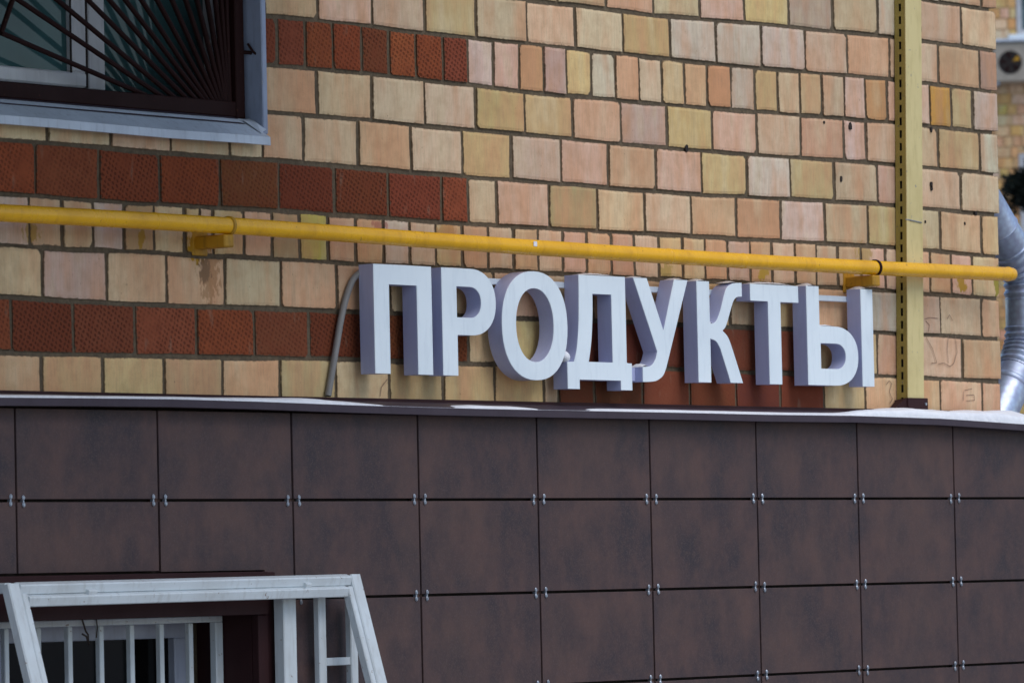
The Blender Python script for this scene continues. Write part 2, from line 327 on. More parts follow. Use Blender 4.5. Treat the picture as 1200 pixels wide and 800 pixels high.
def brick_geo(mb, x0, x1, za0, za1, zb0, zb1, col, d=0.10, j=0.005):
    """front outline: bottom-left, bottom-right, top-right, top-left with worn corners and a chamfer"""
    jt = lambda s=0.0022: rnd.uniform(-s, s)
    y = rnd.uniform(-0.003, 0.0015); h = j
    q = [(x0 + h + jt(), za0 + h + jt()), (x1 - h + jt(), za1 + h + jt()), (x1 - h + jt(), zb1 - h + jt()), (x0 + h + jt(), zb0 - h + jt())]
    out = []
    for i, (a, b) in enumerate(q):
        sx = 1 if i in (0, 3) else -1; sz = 1 if i in (0, 1) else -1
        if rnd.random() < 0.18:
            k = rnd.uniform(0.005, 0.013); e1 = (a + sx * k, b); e2 = (a, b + sz * k * rnd.uniform(0.7, 1.4)); out += [e2, e1] if i in (0, 2) else [e1, e2]
        else: out.append((a, b))
        c_, d_ = q[(i + 1) % 4]; t = rnd.uniform(.3, .7); out.append((a + (c_ - a) * t + jt(.0024), b + (d_ - b) * t + jt(.0024)))
    cx = (q[0][0] + q[2][0]) / 2; cz = (q[0][1] + q[2][1]) / 2; hx = (x1 - x0) / 2; hz = (zb0 - za0) / 2; c = 0.011; N = len(out)
    inn = [(cx + (a - cx) * (1 - c / hx), cz + (b - cz) * (1 - c / hz)) for a, b in out]
    vs = [(a, y + d, b) for a, b in out] + [(a, y + 0.0016 + abs(jt(.0012)), b) for a, b in out] + [(a, y, b) for a, b in inn]
    fs = [(i, (i + 1) % N, N + (i + 1) % N, N + i) for i in range(N)] + [(N + i, N + (i + 1) % N, 2 * N + (i + 1) % N, 2 * N + i) for i in range(N)] + [tuple(2 * N + i for i in range(N))]
    mb.add(vs, fs, col); k = len(mb.c) - N
    mb.c[k:] = [tuple(col) + (0.0,)] * N
def brick_col(ch):
    c = PAL[ch]; c = c if ch in 'RrSNC' else tuple(.74 * v + .26 * q for v, q in zip(c, (216, 190, 160))); k = rnd.uniform(0.82, 1.12) if ch in 'RrS' else rnd.uniform(0.93, 1.05); t = [rnd.uniform(-5, 5) for _ in range(3)]
    return (*s2l(tuple(max(8, min(240, v * k + q)) for v, q in zip(c, t))), rnd.random())

SHADE_X, SHADE_Y, SHADE_Z = 1.7, -2.1, 4.15
building = empty('brick_building', (2.0, 2.0, 0.0), 'building wall of beige, pink and yellow bricks with dark red brick bands', 'building')
core = MB()
for a in ((-9.0, WIN[0], 0.0, 9.0), (WIN[0], WIN[1], 1.62, WIN[2]), (WIN[0], WIN[1], 0.0, 0.70), (WIN[0], 0.09, 0.70, 1.62), (1.212, WIN[1], 0.70, 1.62), (WIN[0], WIN[1], WIN[3], 9.0), (WIN[1], 5.44, 0.0, 9.0)):
    core.box(a[0], a[1], 0.0055, 0.40, a[2], a[3])
core.box(-9, 5.44, 0.41, 9.0, 0, 9.0)
core.build('wall', M_mortar, building)
for c, (js, cols) in COURSES.items():
    assert len(js) - 1 == len(cols), (c, len(js), len(cols))
    for i, ch in enumerate(cols):
        x0, x1 = js[i], js[i + 1]; last = x1 == C_
        if last: x1 = XC((zl(c, 5.45) + zl(c + 1, 5.45)) / 2) + 0.005
        zt0, zt1 = zl(c, x0), zl(c, x1)
        if c == 4 and x1 < 1.39: zt0 = zt1 = WIN[2] - 0.001
        b = MB(); brick_geo(b, x0, x1, zl(c + 1, x0), zl(c + 1, x1), zt0, zt1, brick_col(ch), 0.25 if last else 0.06, 0.0070)
        b.build('brick', M_red if ch in 'Rr' else M_redplain if ch == 'S' else M_brick, building)
# bricks above and to the left of the window, outside the picture, as one mass
far = MB()
def fill(c, xa, xb, pitch, red=False):
    x = xa
    while x < xb - 0.03:
        x2 = min(x + pitch, xb)
        if xb - x2 < 0.04: x2 = xb
        zm = zl(c, x) - 0.05
        if not (zm < WIN[3] and zm > WIN[2] - 0.1 and x2 > WIN[0] and x < WIN[1]) or zm < WIN[2] - 0.1:
            brick_geo(far, x, x2, zl(c + 1, x), zl(c + 1, x2), zl(c, x), zl(c, x2), brick_col(rnd.choice('BPYEBPWT')), 0.06)
        x = x2
for c, (js, cols) in COURSES.items():
    if c in (-1, 0, 1, 2, 3): fill(c, -1.8 + 0.13 * (c % 2), WIN[0], 0.26); fill(c, WIN[1], js[0], 0.26) if js[0] > WIN[1] + 0.05 else None
    else: fill(c, -1.8 + 0.13 * (c % 2), js[0], 0.26)
for c in range(-2, -13, -1):
    z = zl(c, 2)
    if z < WIN[3]: fill(c, -1.8, WIN[0], 0.26); fill(c, WIN[1], XC(z), 0.26 if c % 3 else 0.13)
    else: fill(c, -1.8 + 0.13 * (c % 2), XC(z), 0.26)
tag(far.build('brick_courses', M_brick, building), kind='stuff')
# drill holes and marker scribbles on the bricks
for (x, z, r) in ((4.521, 3.226, .011), (4.456, 3.037, .009), (5.032, 3.243, .008), (5.023, 3.044, .009), (5.023, 3.030, .008), (5.307, 2.952, .007), (5.232, 2.911, .005), (4.978, 2.907, .004), (3.55, 3.098, .010), (4.362, 3.232, .004)):
    m = MB(); n = 9
    vs = [(x + r * 0.8 * rnd.uniform(.75, 1.2) * math.cos(6.283 * k / n), -0.0042, z + r * 1.25 * rnd.uniform(.8, 1.15) * math.sin(6.283 * k / n)) for k in range(n)]
    m.add(vs + [(v[0], 0.01, v[2]) for v in vs], [tuple(range(n))] + [(k, k + n, (k + 1) % n + n, (k + 1) % n) for k in range(n)]); m.build('drill_hole', M_dark, building)
for pts in ([(4.955, 2.556), (4.99, 2.562), (5.04, 2.560)], [(4.96, 2.55), (4.985, 2.535), (4.975, 2.51)], [(4.962, 2.49), (5.0, 2.45), (5.025, 2.40), (4.99, 2.398)],
            [(5.10, 2.56), (5.115, 2.575), (5.135, 2.555)], [(5.105, 2.50), (5.095, 2.45), (5.10, 2.40)], [(5.15, 2.50), (5.158, 2.44), (5.135, 2.40), (5.11, 2.388), (5.07, 2.40), (5.035, 2.396)],
            [(4.70, 2.315), (4.72, 2.33), (4.735, 2.32), (4.72, 2.29), (4.738, 2.265), (4.72, 2.25)], [(5.195, 2.30), (5.19, 2.265)], [(5.2, 2.303), (5.25, 2.31)], [(5.21, 2.285), (5.26, 2.288)], [(5.21, 2.265), (5.265, 2.268), (5.262, 2.288)],
            [(1.95, 2.29), (1.92, 2.265), (1.912, 2.235)]):
    m = MB()
    for (a, b) in zip(pts, pts[1:]):
        d = Vector((b[0] - a[0], 0, b[1] - a[1])).normalized() * 0.0012; nx, nz = -d.z, d.x
        m.add([(a[0] - nx, -.0040, a[1] - nz), (b[0] - nx, -.0040, b[1] - nz), (b[0] + nx, -.0040, b[1] + nz), (a[0] + nx, -.0040, a[1] + nz)], [(0, 1, 2, 3)])
    m.build('scribble', M_scrib, building)

# upper window, a part of the building
WY = 0.17
m = MB()
for a in ((WIN[0], WIN[1] + .01, 4.06, WIN[3] + .03), (WIN[0], WIN[1] + .01, WIN[2] - .03, 3.145), (1.345, WIN[1] + .01, 3.145, 4.06), (WIN[0] - .01, WIN[0] + .06, 3.145, 4.06), (0.798, 0.872, 3.145, 4.06)):
    m.bbox(a[0], a[1], WY, WY + .07, a[2], a[3], .004)
uw = m.build('window', M_pvc, building)
m = MB()
for a in ((-0.10, 0.776, 3.147, 3.191), (-0.10, 0.776, 4.01, 4.055), (-0.10, -0.03, 3.191, 4.01), (0.706, 0.776, 3.191, 4.01)): m.bbox(a[0], a[1], WY - .014, WY + .045, a[2], a[3], .005)
m.build('sash', M_pvc, uw)
MB().box(-0.03, 0.706, WY + .002, WY + .008, 3.191, 4.01).build('pane', M_glass, uw)
MB().box(0.872, 1.345, WY + .030, WY + .036, 3.145, 4.06).build('pane', M_glass, uw)
MB().box(WIN[0] + .06, -0.10, WY + .030, WY + .036, 3.145, 4.06).build('pane', M_glass, uw)
m = MB(); m.box(0.7045, 0.7095, WY - .0165, WY - .0125, 3.188, 4.01); m.box(0.777, 0.783, WY - .012, WY + .01, 3.147, 4.055)
m.build('gasket', M_dark, uw)
# unseen balcony shape, added above the picture to shade the wall below
MB().bbox(-4.2, SHADE_X, SHADE_Y, .05, SHADE_Z, SHADE_Z + .16, .01).build('added_shade_slab', M_mortar, building)
m = MB(); m.bbox(-4.2, SHADE_X, SHADE_Y, SHADE_Y + .05, SHADE_Z + .161, SHADE_Z + 1.15, .01); m.bbox(SHADE_X - .05, SHADE_X, SHADE_Y + .051, .0, SHADE_Z + .161, SHADE_Z + 1.15, .01)
m.build('added_shade_parapet', M_brown, building)
# painted reveal of the opening
m = MB(); m.bbox(1.384, 1.407, -0.005, WY, 3.03, WIN[3], .003); m.bbox(WIN[0], 1.392, .0, WY, WIN[3] - .015, WIN[3] + .002, .003)
m.build('window_reveal', M_reveal, building)
# sloping sheet-metal sill with folded lip
m = MB(); prof = [(WY, 3.100), (.05, 3.078), (-.048, 3.018), (-.052, 3.016), (-.053, 2.991), (-.049, 2.990), (-.046, 3.010), (.05, 3.070), (WY, 3.092)]
n = len(prof); xs = [-1.0, 0.4, 0.9, 1.25, 1.362]
vs = [(x, y + (0.002 if i % 2 else 0), z + (0, .002, -.002, .001, .0)[i]) for i, x in enumerate(xs) for (y, z) in prof]
m.add(vs, [(i * n + k, (i + 1) * n + k, (i + 1) * n + (k + 1) % n, i * n + (k + 1) % n) for i in range(len(xs) - 1) for k in range(n)] + [tuple(range(n)), tuple(reversed([(len(xs) - 1) * n + k for k in range(n)]))])
sill = m.build('window_sill', M_sill, building)
m = MB(); m.add([(1.34, -.035, 3.028), (1.40, -.004, 3.045), (1.40, .06, 3.085), (1.33, .03, 3.072), (1.36, .0, 3.062)], [(0, 1, 4), (1, 2, 4), (2, 3, 4), (3, 0, 4)])
m.build('end_fold', M_sill, sill)
for (ya, yb_) in ((.016, .024), (.046, .056)):  # flat dark strips standing in for the shade across the sill slope
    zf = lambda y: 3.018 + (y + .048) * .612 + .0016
    m = MB(); m.add([(-1.0, ya, zf(ya)), (1.33, ya, zf(ya)), (1.31, yb_, zf(yb_)), (-1.0, yb_, zf(yb_))], [(0, 1, 2, 3)]); m.build('sill_shade_strip', M_flash, sill)

# maroon sunray grille in the upper window
gr = empty('window_grille', (0.2, 0.07, 3.08), 'dark maroon sunray bar grille in the upper window', 'grille')
GY = 0.07
MB().bbox(-0.85, 1.325, GY - .018, GY + .018, 3.083, 3.130, .003).build('bottom_rail', M_rust, gr)
MB().bbox(1.325, 1.366, GY - .020, GY + .020, 3.080, 4.06, .003).build('side_rail', M_rust, gr)
MB().bbox(-0.89, -0.851, GY - .020, GY + .020, 3.080, 4.06, .003).build('side_rail', M_rust, gr)
MB().bbox(-0.85, 1.324, GY - .018, GY + .018, 4.02, 4.06, .003).build('top_rail', M_rust, gr)
tops = [(0.325, 3.273), (0.398, 3.375), (0.561, 3.388), (0.693, 3.397), (0.786, 3.404), (0.856, 3.409), (0.926, 3.415), (0.996, 3.42), (1.062, 3.425), (1.124, 3.429), (1.175, 3.433), (1.221, 3.437), (1.258, 3.439), (1.284, 3.441), (1.308, 3.443)]
bots = [(0.918, 3.133), (1.019, 3.125), (1.079, 3.122), (1.13, 3.122), (1.170, 3.121), (1.202, 3.122), (1.223, 3.12), (1.243, 3.121), (1.259, 3.122), (1.272, 3.123), (1.285, 3.124), (1.295, 3.122), (1.302, 3.123), (1.309, 3.123), (1.314, 3.123)]
tips = []
for i, (a, b) in enumerate(zip(tops, bots)):
    a, b = Vector((a[0], GY, a[1])), Vector((b[0], GY, b[1])); d = (a - b).normalized()
    Lb = [0.648, 0.69, 0.62, 0.74, 0.64, 0.78, 0.66, 0.80, 0.68, 0.82, 0.70, 0.84, 0.72, 0.85, 0.74][i]
    e = b + d * Lb if i else a; tips.append(e)
    MB().tube([b - d * .02, e], 0.0082, 8).build('bar', M_rust, gr, smooth=True)
for a, b in zip(tips, tips[1:]): MB().tube([a, b], 0.0082, 8).build('bar', M_rust, gr, smooth=True)
m = MB(); m.tube([(1.36, GY - .01, 3.285), (1.378, GY - .03, 3.283), (1.392, GY - .03, 3.281)], .006, 8); m.tube([(1.37, GY - .03, 3.31), (1.376, GY - .045, 3.285), (1.388, GY - .05, 3.276), (1.394, GY - .04, 3.283)], .004, 6)
m.build('wall_tie', M_rust, gr, smooth=True)

# ------------------------------------------------------------------ tiled ground floor
T = -0.093
OPX0, OPX1, OPZ1 = 0.10, 1.203, 1.600        # lower window opening
plinth = empty('tiled_plinth', (2.6, -0.05, 0.0), 'ground floor wall clad in large dark brown porcelain tiles', 'cladding')
m = MB()
for a in ((-8.0, OPX0 - .01, 0.0, 2.17), (OPX1 + .01, 5.545, 0.0, 2.17), (OPX0 - .01, OPX1 + .01, OPZ1 + .01, 2.17), (OPX0 - .01, OPX1 + .01, 0, .72)): m.box(a[0], a[1], T + .026, 0.005, a[2], a[3])
m.build('backing', M_dark, plinth)
TX0, TW, TH, TZ = 0.187, 0.5995, 0.2988, 1.909
tile_meshes = {}
rows = [(TZ, 2.178)] + [(TZ - TH * (k + 1), TZ - TH * k) for k in range(6)]
cols = [(TX0 + TW * (k - 1), TX0 + TW * k) for k in range(-1, 10)]
def tile(x0, x1, z0, z1):
    g_ = 0.0042
    b = MB(); b.bbox(x0 + g_, x1 - g_, T + rnd.uniform(-.0008, .0008), T + .011, z0 + g_, z1 - g_, .0012); b.build('tile', M_tile, plinth)
def notched(x0, x1, z0, z1):
    # the tile cut round the corner of the lower opening
    g_ = 0.0042; p = [(x0 + g_, 1.699), (1.250, 1.699), (1.250, 1.604), (1.299, 1.604), (1.299, z0 + g_), (x1 - g_, z0 + g_), (x1 - g_, z1 - g_), (x0 + g_, z1 - g_)]
    if z0 + g_ >= 1.604: p = [(x0 + g_, 1.699), (1.250, 1.699), (1.250, z0 + g_)] + p[5:]
    k = len(p); b = MB(); b.add([(a, T, c) for a, c in p] + [(a, T + .011, c) for a, c in p], [tuple(range(k))] + [(i, k + i, k + (i + 1) % k, (i + 1) % k) for i in range(k)]); b.build('tile', M_tile, plinth)
for (z0, z1) in rows:
    for (x0, x1) in cols:
        x1 = min(x1, 5.552)
        if x1 - x0 < .05: continue
        if x1 > OPX0 - .06 and x0 < 1.30 and z0 < 1.70 and z1 > 0.70:      # around the lower window
            if z1 > 1.70: tile(x0, x1, 1.697, z1) if x1 < 1.36 else notched(x0, x1, z0, z1) if x0 < 1.2 else tile(x0, x1, z0, z1)
            elif x0 < 1.29 < x1: tile(1.296, x1, z0, z1)
            elif x1 < 0.1 or x0 < 0.04 < x1: tile(x0, 0.04, z0, z1)
            continue
        tile(x0, x1, z0, z1)
# vertical hat-profiles behind the joints
for k in range(-1, 10):
    x = TX0 + TW * k
    for (za, zb) in (((1.72, 2.17), (0, .70)) if 0.0 < x < 1.3 else ((0, 2.17),)):
        MB().box(x - .02, x + .02, T + .0125, T + .0255, za, zb).build('profile', M_rail_back, plinth)
# steel clips at the tile corners
def clip_mesh():
    b = MB(); b.bbox(-.0035, .0035, -.003, .012, -.017, .017, .001)
    for s in (-1, 1):
        n = 10; r0 = []
        for (y, k) in ((-.002, 1.0), (-.0055, .62)):
            r0 += [(.0075 * k * math.cos(6.283 * i / n), y, s * .0125 + .0105 * k * math.sin(6.283 * i / n)) for i in range(n)]
        b.add(r0, [(i, (i + 1) % n, n + (i + 1) % n, n + i) for i in range(n)] + [tuple(range(n, 2 * n))])
    return b
cm = clip_mesh(); me = bpy.data.meshes.new('clip'); me.from_pydata(cm.v, [], cm.f); me.materials.append(M_clip)
for r_ in range(0, 4):
    z = TZ - TH * r_
    for k in range(0, 10):
        x = TX0 + TW * k
        if x < 1.3 and z < 1.75: continue
        for s in (-1, 1):
            o = bpy.data.objects.new('clip', me); COL.objects.link(o); o.parent = plinth
            o.location = Vector((x + s * .0262, T - .001, z + rnd.uniform(-.002, .002))) - wloc(plinth); o.rotation_euler = (0, R(rnd.uniform(-5, 5)), 0); o.scale = (.78, .9, .80)
# folded flashing on top of the tiles
FX = [(-3.0, 2.199), (0.08, 2.201), (0.43, 2.204), (0.79, 2.206), (1.17, 2.204), (1.57, 2.199), (1.97, 2.196), (2.4, 2.195), (3.3, 2.195), (3.8, 2.194), (4.3, 2.196), (4.83, 2.192), (5.1, 2.185), (5.37, 2.177), (5.62, 2.168)]
m = MB(); prof = [(.004, .031), (-.006, .030), (-.008, .026), (-.144, .002), (-.147, -.001), (-.147, -.0235), (-.138, -.0245), (-.138, -.021), (-.143, -.020), (-.143, -.002), (-.006, .020), (.004, .024)]
n = len(prof); vs = []
for i, (x, z) in enumerate(FX):
    zz = 2.1955 if x < 4.9 else 2.192
    for (y, h) in prof:
        w = min(1, max(0, -y / .147)); vs.append((x, y, (z * w + zz * (1 - w)) + h))
m.add(vs, [(i * n + k, (i + 1) * n + k, (i + 1) * n + (k + 1) % n, i * n + (k + 1) % n) for i in range(len(FX) - 1) for k in range(n)] + [tuple(range(n)), tuple(reversed([(len(FX) - 1) * n + k for k in range(n)]))])
fl = m.build('flashing', M_flash, plinth)
for x in (0.35, 1.05, 1.74, 2.45, 2.86, 3.53, 4.0, 4.6):
    b = MB(); b.tube([(x, -.02, 2.215), (x, -.02, 2.225)], .005, 8); b.build('screw', M_clip, fl)
MB().bbox(-3.0, 5.45, -.030, -.0062, 2.200, 2.2275, .001).build('upstand', M_brown, plinth)
# brown sheet-metal trim and the small window of the lower opening
m = MB()
m.bbox(OPX0 - .06, 1.240, T - .022, T + .012, OPZ1 - .035, 1.694, .002)
tr = m.build('lintel_trim', M_brown, plinth)
MB().bbox(OPX1, 1.248, T - .012, T + .015, 0.72, OPZ1 - .036, .002).build('jamb_trim', M_brown, plinth)
MB().bbox(1.2485, 1.294, T - .003, T + .017, 0.72, 1.692, .002).build('jamb_trim', M_brown, plinth)
m = MB(); m.box(OPX1, OPX1 + .008, T + .016, .25, .72, 1.61); m.box(OPX0 - .009, OPX0, T + .014, .25, .72, 1.61); m.box(OPX0, OPX1, T + .014, .25, 1.5995, 1.608); m.box(OPX0, OPX1, T + .014, .25, .712, .72)
m.build('reveal_lining', M_brown, plinth)
IY = 0.147
m = MB()
for a in ((OPX0 + .001, OPX1 - .001, 1.500, 1.598), (OPX0 + .001, .39, .721, 1.5), (1.106, OPX1 - .001, .721, 1.5), (.39, 1.106, .721, .80)): m.bbox(a[0], a[1], IY, IY + .06, a[2], a[3], .004)
lw = m.build('window', M_greywin, plinth)
MB().box(.39, 1.106, IY + .028, IY + .034, .80, 1.5).build('pane', M_glass2, lw)
m = MB(); m.box(1.158, 1.2, IY - .004, IY - .001, .75, 1.56); m.build('mortar_patch', M_mortar, lw)

# inner white bar grille of the lower window
gi = empty('basement_grille', (0.7, 0.047, 0.75), 'flat white bar grille set inside the dark lower window opening', 'grille')
gy = 0.047
MB().bbox(0.14, 1.199, gy - .012, gy + .012, 1.545, 1.564, .002).build('top_rail', M_white, gi)
MB().bbox(0.14, 1.199, gy - .012, gy + .012, .75, .77, .002).build('bottom_rail', M_white, gi)
for (a, b) in ((.12, .139), (1.166, 1.199)): MB().bbox(a, b, gy - .0125, gy + .0125, .77, 1.5445, .002).build('side_rail', M_white, gi)
for x in (.272, .405, .5365, .6695, .8015, .931, 1.060): MB().bbox(x - .0095, x + .0095, gy - .0095, gy + .0095, .771, 1.544, .002).build('bar', M_white, gi)
wire = MB(); wire.tube([(.575, gy - .02, 1.567), (.588, gy - .022, 1.53), (.60, gy - .02, 1.52), (.602, gy - .02, 1.49), (.592, gy - .02, 1.515), (.575, gy - .02, 1.522)], .003, 6); wire.tube([(.64, gy - .016, 1.568), (.642, gy - .018, 1.54), (.637, gy - .018, 1.51)], .002, 6)
tag(wire.build('wire', M_ink, smooth=True), 'short black wire dangling from the lower window grille', 'wire')

# projecting slanted cage in front of it
cg = empty('window_cage', (0.8, -0.2, 0.7), 'white slanted steel cage of square tubes over the lower window', 'cage')
y0c = T - .10
def sl(z): return y0c - (1.67 - z) * 0.30          # the front face leans out towards its foot
UPV = Vector((0, 1, 0.30)).normalized()
def slanted(name, xa, za, xb, zb, w, dep, off=0.0): MB().bar((xa, sl(za) + off, za), (xb, sl(zb) + off, zb), w, dep, UPV).build(name, M_white, cg)
slanted('top_rail', 0.075, 1.6585, 1.515, 1.6635, .030, .03)
for x, in ((.052,), (1.540,)): slanted('outer_leg', x, 1.676 if x > 1 else 1.669, x, .72, .046, .032)
slanted('bottom_rail', 0.076, .735, 1.516, .735, .03, .03)
slanted('leaf_rail', 0.101, 1.623, 1.491, 1.629, .030, .028)
for x in (.0885, 1.5035): slanted('leaf_leg', x, 1.640, x, .76, .023, .028)
slanted('leaf_bottom_rail', 0.101, .765, 1.491, .765, .025, .025)
slanted('hinge', 0.345, 1.641, 0.380, 1.641, .024, .026, -.006); slanted('hinge', 1.295, 1.648, 1.320, 1.648, .022, .026, -.006)
yb = T - .04
for (a, b, zt) in ((1.264, 1.323, 1.65), (1.436, 1.470, 1.65), (1.583, 1.617, 1.60), (-.03, .02, 1.65)):
    MB().bbox(a, b, yb - (b - a) * .35, yb + (b - a) * .35, .72, zt, .003).build('post', M_white, cg)
MB().bbox(1.471, 1.582, yb - .01, yb + .01, 1.404, 1.428, .002).build('strut', M_white, cg)
for x in (.052, 1.540): MB().bar((x, sl(1.66) + .01, 1.66), (x, T - .004, 1.66), .03, .03, Vector((0, 0, 1))).build('wall_arm', M_white, cg)
MB().bar((1.596, yb - .014, 1.585), (1.545, sl(1.6) + .012, 1.6), .02, .02, Vector((0, 0, 1))).build('strut', M_white, cg)

# ------------------------------------------------------------------ shop sign
ZB, ZT = 2.301, 2.642
def ell(cx, cz, rx, rz, a0, a1, n=20, e=2.0):
    o = []
    for i in range(n + 1):
        t = R(a0 + (a1 - a0) * i / n); c, s = math.cos(t), math.sin(t)
        o.append((cx + rx * math.copysign(abs(c) ** (2 / e), c), cz + rz * math.copysign(abs(s) ** (2 / e), s)))
    return o
def smooth(pts, n=6):
    o = []
    for i in range(len(pts) - 1):
        p0, p1, p2, p3 = pts[max(i - 1, 0)], pts[i], pts[i + 1], pts[min(i + 2, len(pts) - 1)]
        for k in range(n):
            t = k / n
            o.append(tuple(0.5 * (2 * b + (c - a) * t + (2 * a - 5 * b + 4 * c - d) * t * t + (3 * b - a - 3 * c + d) * t ** 3) for a, b, c, d in zip(p0, p1, p2, p3)))
    return o + [pts[-1]]
LET = [
 [[(1.790, ZT), (2.072, ZT), (2.072, ZB), (1.999, ZB), (1.999, 2.580), (1.864, 2.580), (1.864, ZB), (1.790, ZB)]],
 [[(2.122, ZT)] + ell(2.268, 2.536, .125, .106, 90, -90, 22, 2.2) + [(2.197, 2.430), (2.197, ZB), (2.122, ZB)],
  [(2.196, 2.584)] + ell(2.263, 2.535, .055, .049, 90, -90, 16, 2.2) + [(2.196, 2.486)]],
 [ell(2.592, 2.469, .170, .176, 90, -270, 48, 2.25)[:-1], ell(2.592, 2.471, .0975, .119, 90, -270, 40, 2.15)[:-1]],
 [[(2.826, ZT), (3.075, ZT), (3.075, 2.357), (3.102, 2.357), (3.102, 2.268), (3.041, 2.268), (3.041, 2.299), (2.820, 2.299), (2.820, 2.268), (2.757, 2.268), (2.757, 2.356)] + smooth([(2.793, 2.357), (2.809, 2.401), (2.821, 2.483), (2.826, 2.60)]),
  [(2.898, 2.581), (2.999, 2.581), (2.999, 2.358), (2.870, 2.358)] + smooth([(2.872, 2.362), (2.886, 2.421), (2.895, 2.497), (2.898, 2.56)])],
 [[(3.119, ZT), (3.194, ZT), (3.280, 2.470), (3.345, ZT), (3.420, ZT)] + smooth([(3.302, 2.372), (3.287, 2.340), (3.268, 2.317), (3.234, 2.302), (3.200, 2.298)]) + [(3.161, 2.297)] + smooth([(3.161, 2.347), (3.195, 2.349), (3.215, 2.356), (3.232, 2.373), (3.243, 2.399)])],
 [[(3.470, ZT), (3.541, ZT), (3.541, 2.500)] + smooth([(3.560, 2.501), (3.580, 2.512), (3.602, 2.546), (3.630, 2.607), (3.648, 2.628), (3.681, 2.640), (3.727, 2.643)], 4) + [(3.727, 2.596)] + smooth([(3.706, 2.595), (3.690, 2.590), (3.672, 2.571), (3.634, 2.498), (3.612, 2.478)], 4)
  + smooth([(3.614, 2.476), (3.643, 2.455), (3.671, 2.406), (3.722, 2.302)], 4) + [(3.652, 2.302)] + smooth([(3.597, 2.416), (3.575, 2.440), (3.541, 2.449)], 4) + [(3.541, ZB), (3.470, ZB)]],
 [[(3.775, ZT), (4.056, ZT), (4.056, 2.584), (3.950, 2.584), (3.950, ZB), (3.877, ZB), (3.877, 2.584), (3.775, 2.584)]],
 [[(4.104, 2.645), (4.179, 2.645), (4.179, 2.508)] + ell(4.268, 2.405, .141, .103, 90, -90, 22, 2.25) + [(4.104, 2.302)],
  [(4.183, 2.448)] + ell(4.275, 2.404, .058, .044, 90, -90, 16, 2.2) + [(4.183, 2.360)],
  [(4.432, 2.644), (4.504, 2.644), (4.504, 2.302), (4.432, 2.302)]]]
def flat_mesh(polys, y, half, bev):
    cu = bpy.data.curves.new('tmp', 'CURVE'); cu.dimensions = '2D'; cu.fill_mode = 'BOTH'; cu.extrude = half - bev; cu.bevel_depth = bev; cu.bevel_resolution = 0; cu.offset = -bev
    for p in polys:
        s = cu.splines.new('POLY'); s.points.add(len(p) - 1); s.use_cyclic_u = True
        for q, (x, z) in zip(s.points, p): q.co = (x, z, 0, 1)
    o = bpy.data.objects.new('tmp', cu); COL.objects.link(o); bpy.context.view_layer.update()
    me = bpy.data.meshes.new_from_object(o.evaluated_get(bpy.context.evaluated_depsgraph_get())); bpy.data.objects.remove(o); bpy.data.curves.remove(cu)
    for v in me.vertices: v.co = (v.co.x, y - v.co.z, v.co.y)      # (x, z, h) -> stands on the wall
    return me
def letter_obj(name, polys, y, half, bev, mat, parent):
    me = flat_mesh(polys, y, half, bev); me.materials.clear()
    xs_ = [p[0] for q in polys for p in q]; o_ = Vector(((min(xs_) + max(xs_)) / 2, y, ZB))
    for v in me.vertices: v.co -= o_
    me.update(); me.polygons.foreach_set('use_smooth', [True] * len(me.polygons)); me.set_sharp_from_angle(angle=R(30))
    return link(name, me, mat, parent, o_)
SF, SB = -.090, -.030
sign = empty('shop_sign', (3.15, -.03, 2.27), 'white raised letters ПРОДУКТЫ with lilac sides mounted on the brick wall', 'sign')
for polys in LET:
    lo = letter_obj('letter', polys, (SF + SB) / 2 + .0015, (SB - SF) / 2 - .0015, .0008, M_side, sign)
    letter_obj('letter_face', polys, SF + .0012, .0012, .0006, M_face, lo)
for (z0, z1) in ((2.601, 2.621),):
    rl = MB(); rl.bbox(1.80, 4.49, -.0285, -.012, z0, z1, .002); rl.build('rail', M_face if z0 > 2.5 else M_flash, sign)
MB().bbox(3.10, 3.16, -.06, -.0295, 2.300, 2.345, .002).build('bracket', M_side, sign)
for x in (1.95, 2.62, 3.32, 3.95, 4.35):
    for z in (2.611,): MB().tube([(x, -.0118, z), (x, .004, z)], .006, 8).build('spacer', M_clip, sign)
# grey conduit feeding the sign
tag(MB().tube(smooth([(p[0], 0, p[1])[:1] + (p[1],) for p in ((1.806, 2.625), (1.773, 2.59), (1.742, 2.535), (1.716, 2.468), (1.693, 2.388), (1.666, 2.295), (1.648, 2.226))], 4) and
         [(x, -.016 - (.02 if z > 2.6 else 0) * (z - 2.6) / .03, z) for x, z in smooth([(1.815, 2.632), (1.773, 2.59), (1.742, 2.535), (1.716, 2.468), (1.693, 2.388), (1.666, 2.295), (1.648, 2.232)], 4)], .0105, 12).build('conduit', M_conduit, smooth=True),
    'grey cable conduit curving down beside the first sign letter', 'conduit')

